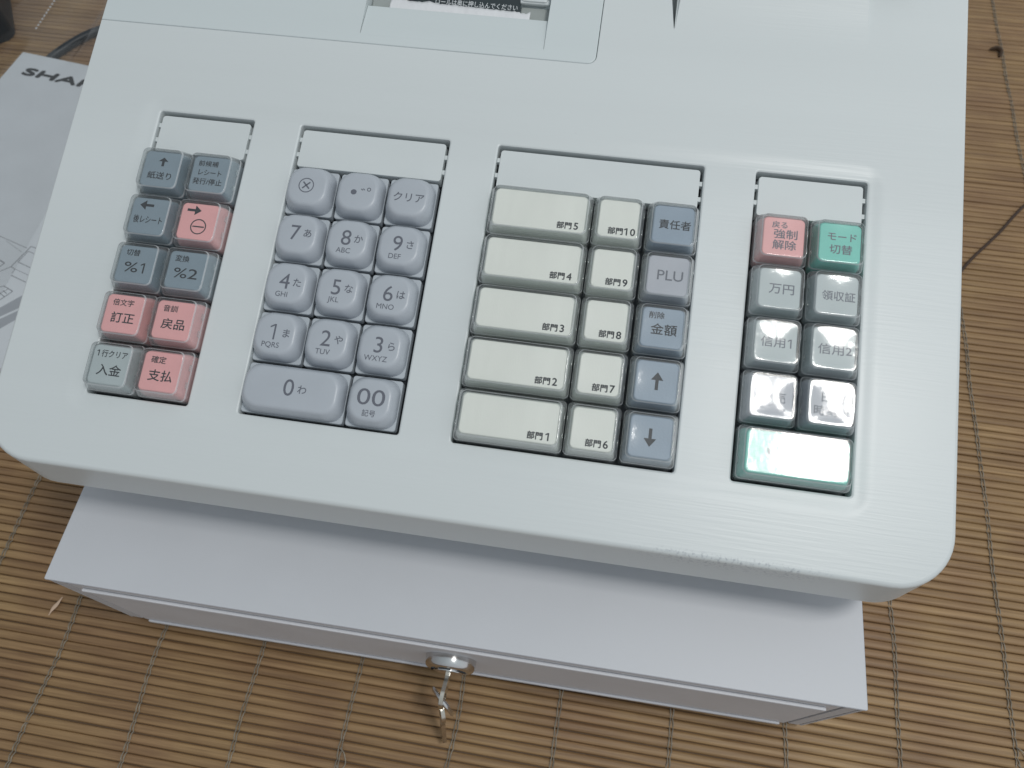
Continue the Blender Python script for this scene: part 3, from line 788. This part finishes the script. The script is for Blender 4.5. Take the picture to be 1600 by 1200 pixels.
B3 = [('steel', [tK('責任者', 0.6, 0, 3.7, 11.0)], 'blue key lettered 責任者'), ('mauve', [tK('PLU', 0.8, 0, 5.2, 8.8, 0.006)], 'mauve-grey key lettered PLU'),
      ('steel', [tK('削除', -2.2, 4.3, 2.6, 5.2), tK('金額', 0.6, -0.6, 4.2, 8.8)], 'blue key lettered 金額'),
      ('steel', [('arrow', 0.2, 0.2, 6.2, 1.1, UP)], 'blue key with an up arrow'), ('steel', [('arrow', -0.1, -0.2, 6.2, 1.1, DOWN)], 'blue key with a down arrow')]
for r, (mt, it, lb) in enumerate(B3): make_key(X3[2], ROWY[r], 19, 'clear', mt, 'inkgrey' if mt != 'steel' else 'ink', it, lb)
X4 = [104.2, 123.3]
B4 = [('pink', [tK('戻る', -1.6, 4.4, 2.7, 5.2), tK('強制', 0.6, 1.0, 3.7, 8.0), tK('解除', 0.4, -3.0, 3.7, 8.0)], 'pink key lettered 強制 解除'),
      ('green', [tK('モード', 0.6, 2.2, 3.4, 9.6), tK('切替', 0.4, -2.4, 3.7, 7.6)], 'green key lettered モード切替'),
      ('grey', [tK('万円', 0.6, -0.2, 4.1, 8.4)], 'pale grey key lettered 万円'), ('grey', [tK('領収証', 0.6, -0.4, 3.7, 11.0)], 'pale grey key lettered 領収証'),
      ('grey', [tK('信用', -0.9, -0.2, 3.9, 8.0), ('one', 5.0, -0.3, 3.2, .5)], 'pale grey key lettered 信用1'), ('grey', [tK('信用2', 0.4, -0.4, 3.9, 11.0)], 'pale grey key lettered 信用2'),
      ('mauve', [tK('券売', 0.4, -0.2, 4.0, 8.2)], 'mauve-grey key lettered 券売'), ('mauve', [tK('日付', 0.9, 2.0, 3.7, 7.6), tK('時刻/#', 0.5, -2.6, 3.7, 11.4)], 'mauve-grey key lettered 時刻/#')]
for i, (mt, it, lb) in enumerate(B4): make_key(X4[i % 2], ROWY[i // 2], 19, 'clear', mt, 'inksoft' if mt in ('grey', 'mauve') else 'inkgrey', it, lb)
make_key(113.75, ROWY[4], 38, 'clear', 'green', 'inkgrey', [tK('預/現計', -3.0, 0, 4.0, 14)], 'wide green key with glare over its lettering')

# ------------------------------------------------------------------ manual in its bag, cord, bits
bx, by = Vector((-394.8, 216.4, 0)), None
ex = Vector((55.6, -7.6, 0)).normalized(); ey = Vector((-ex.y, ex.x, 0))
BK = Matrix((( ex.x, ey.x, 0, bx.x * S), (ex.y, ey.y, 0, bx.y * S), (0, 0, 1, 1.2 * S), (0, 0, 0, 1)))
# booklet frame: origin = its far left corner, x along the top edge, -y down the page
bm = bmesh.new()
for k in range(4):
    box(bm, 7 + 0.3 * k, 212 - .4 * k, -238 + .3 * k, -4.2 - 0.2 * k, 0.9 * k, 0.9 * k + .85)
bk = obj('booklet', bm, M['paper'], None, smooth=0); bk.matrix_world = BK
tag(bk, 'white instruction booklet with bold logo lettering and a line drawing, half under the register', 'booklet')
bm = bmesh.new()
add_text(bm, 'SHARP', 55.0, -21.8, 9.6, 70, 0.07, 0, 0.1)
flat_obj('lettering', bm, M['inkbook'], bk, T(0, 0, 3.62))
LN = [(84, -152.5, 90.3, -155.5, .4), (90.3, -155.5, 112, -159, .4), (112, -159, 110.5, -172.5, .0), (113.8, -157.1, 126, -158.5, .5), (113.8, -157.1, 110.7, -174, .6), (110.7, -174, 104, -181, .5), (104, -181, 96, -186, .5),
      (114.2, -160.8, 112.8, -169.7, .5), (114.2, -160.8, 124, -162.4, .4), (112.8, -169.7, 124, -171.6, .5), (110.7, -174, 114.1, -174.8, .5), (114.1, -174.8, 114, -178, .4), (114.1, -174.8, 130, -177.5, .3), (114.5, -179.5, 126, -181.5, .5),
      (96, -157.5, 110.5, -162.5, .25), (101.2, -171.6, 105.3, -172.7, .8), (105.3, -172.7, 104, -175.8, .7), (104, -175.8, 98, -178, .6),
      (114.8, -187.5, 122.1, -189.4, .6), (122.1, -189.4, 118.3, -197, .6), (114.8, -187.5, 108, -192, .5), (116.2, -190.5, 119.6, -191.8, .5), (113, -191.8, 120, -194.3, .5), (111.5, -194.5, 117.5, -197, .5), (118.6, -188.6, 113.5, -196, .4)]
bm = bmesh.new()
for x0, y0, x1, y1, t_ in LN:
    if t_ > 0: add_bar(bm, x0, y0, x1, y1, t_ * 0.9)
flat_obj('line_drawing', bm, M['inkline'], bk, T(0, 0, 3.60))
bm = bmesh.new()
for P in ([(120, -204), (128.9, -191), (150, -170), (156, -178), (132.7, -198.6), (124, -208.5)], [(125.8, -209), (133.5, -200), (160, -178), (162, -184), (135, -207), (129, -216)]): add_poly(bm, P)
flat_obj('drawn_grey_tone', bm, M['inktone'], bk, T(0, 0, 3.59))  # printed dark grey bottom of the drawn register

# clear plastic bag over the booklet
bm = bmesh.new(); nx, ny = 60, 80; g = {}
for i in range(nx + 1):
    for j in range(ny + 1):
        x = -520 + 215 * i / nx; y = -70 + 470 * j / ny
        q = Vector((x, y, 0)); loc = Vector(((q - bx).dot(ex), (q - bx).dot(ey)))
        on = loc.x > 4 and -240 < loc.y < -2
        z = 5.4 + 0.7 * noise.noise(Vector((x * .03, y * .03, 0)))
        if not on: z = 4.4 + 3.0 * abs(noise.noise(Vector((x * .035, y * .02, 5)))) + 1.2 * noise.noise(Vector((x * .11, y * .07, 2)))
        if x > -345 and y > 205: z = max(z, 8.2)
        g[i, j] = bm.verts.new((x, y, z))
for i in range(nx):
    for j in range(ny): bm.faces.new((g[i, j], g[i + 1, j], g[i + 1, j + 1], g[i, j + 1]))
bag = obj('plastic_bag', bm, M['bag'], None, smooth=180, wn=False)
tag(bag, 'crinkled clear plastic bag lying over the white instruction booklet', 'plastic bag')
bm = bmesh.new()
a, b = Vector((-388, 300, 6)), Vector((-388, 235, 6))
for k in range(20):
    p = a.lerp(b, k / 19)
    box(bm, p.x - .5, p.x + .5, p.y - .75, p.y + .75, p.z - .2, p.z + .15, 0.1)
obj('perforated_seam', bm, M['paper'], bag)

# power cord curling under the booklet
bm = bmesh.new()
tube(bm, spline([(-250, 262, 3.2), (-300, 258, 3.2), (-330, 250, 3.2), (-350, 236, 3.2), (-364, 216, 2.6), (-372, 205, -0.2)], 10), 3.0, 10)
for k in (-1, 1):
    pass
o = obj('power_cord', bm, M['black'], None, smooth=60); tag(o, 'black power cord curving from behind the register to the booklet', 'cord')
# black case at the corner
bm = bmesh.new(); loft(bm, [(30, 57, 8, 24), (33, 59, 10, 22.5), (34, 60, 10, 19), (34, 60, 10, 0)])
o = obj('black_case', bm, M['black'], None); o.location = Vector((-464, 262, 0.2)) * S; o.rotation_euler = (0, 0, math.radians(31))
tag(o, 'black smooth case standing on the mat beyond the bagged booklet', 'case')
# thin dark cable on the right
bm = bmesh.new()
tube(bm, spline([(170, 20, 0.9), (215, 62, 0.9), (246, 96, 1), (262, 118, 1.1), (281, 141, 1), (300, 166, 1), (330, 196, 1), (380, 250, 1)], 10), 0.85, 8)
o = obj('thin_cable', bm, M['cable'], None, smooth=60); tag(o, 'thin dark brown cable crossing the mat from under the right side of the register', 'cable')
# bits lying on the mat
bm = bmesh.new(); tube(bm, spline([(-196, -152.5, 0.6), (-197, -156, 0.8), (-198.3, -159, 0.9), (-199, -161.8, .6)], 6), lambda i: 0.25 + 0.75 * math.sin(PI * min(1, i / 17)) ** 2, 7, flat=.4)
o = obj('splinter', bm, M['splinter'], None, smooth=60); tag(o, 'pale splinter lying on the mat left of the drawer', 'splinter')
bm = bmesh.new(); tube(bm, spline([(297, 309, 1), (301, 309.5, 2.2), (304, 307, 1.6), (302.5, 302, .8)], 5), lambda i: 0.7 + 0.8 * math.sin(PI * i / 15), 6)
o = obj('leaf_scrap', bm, M['fleck'], None, smooth=60); tag(o, 'small curled dark brown scrap on the mat far right', 'scrap')
SC.view_layers[0].update()
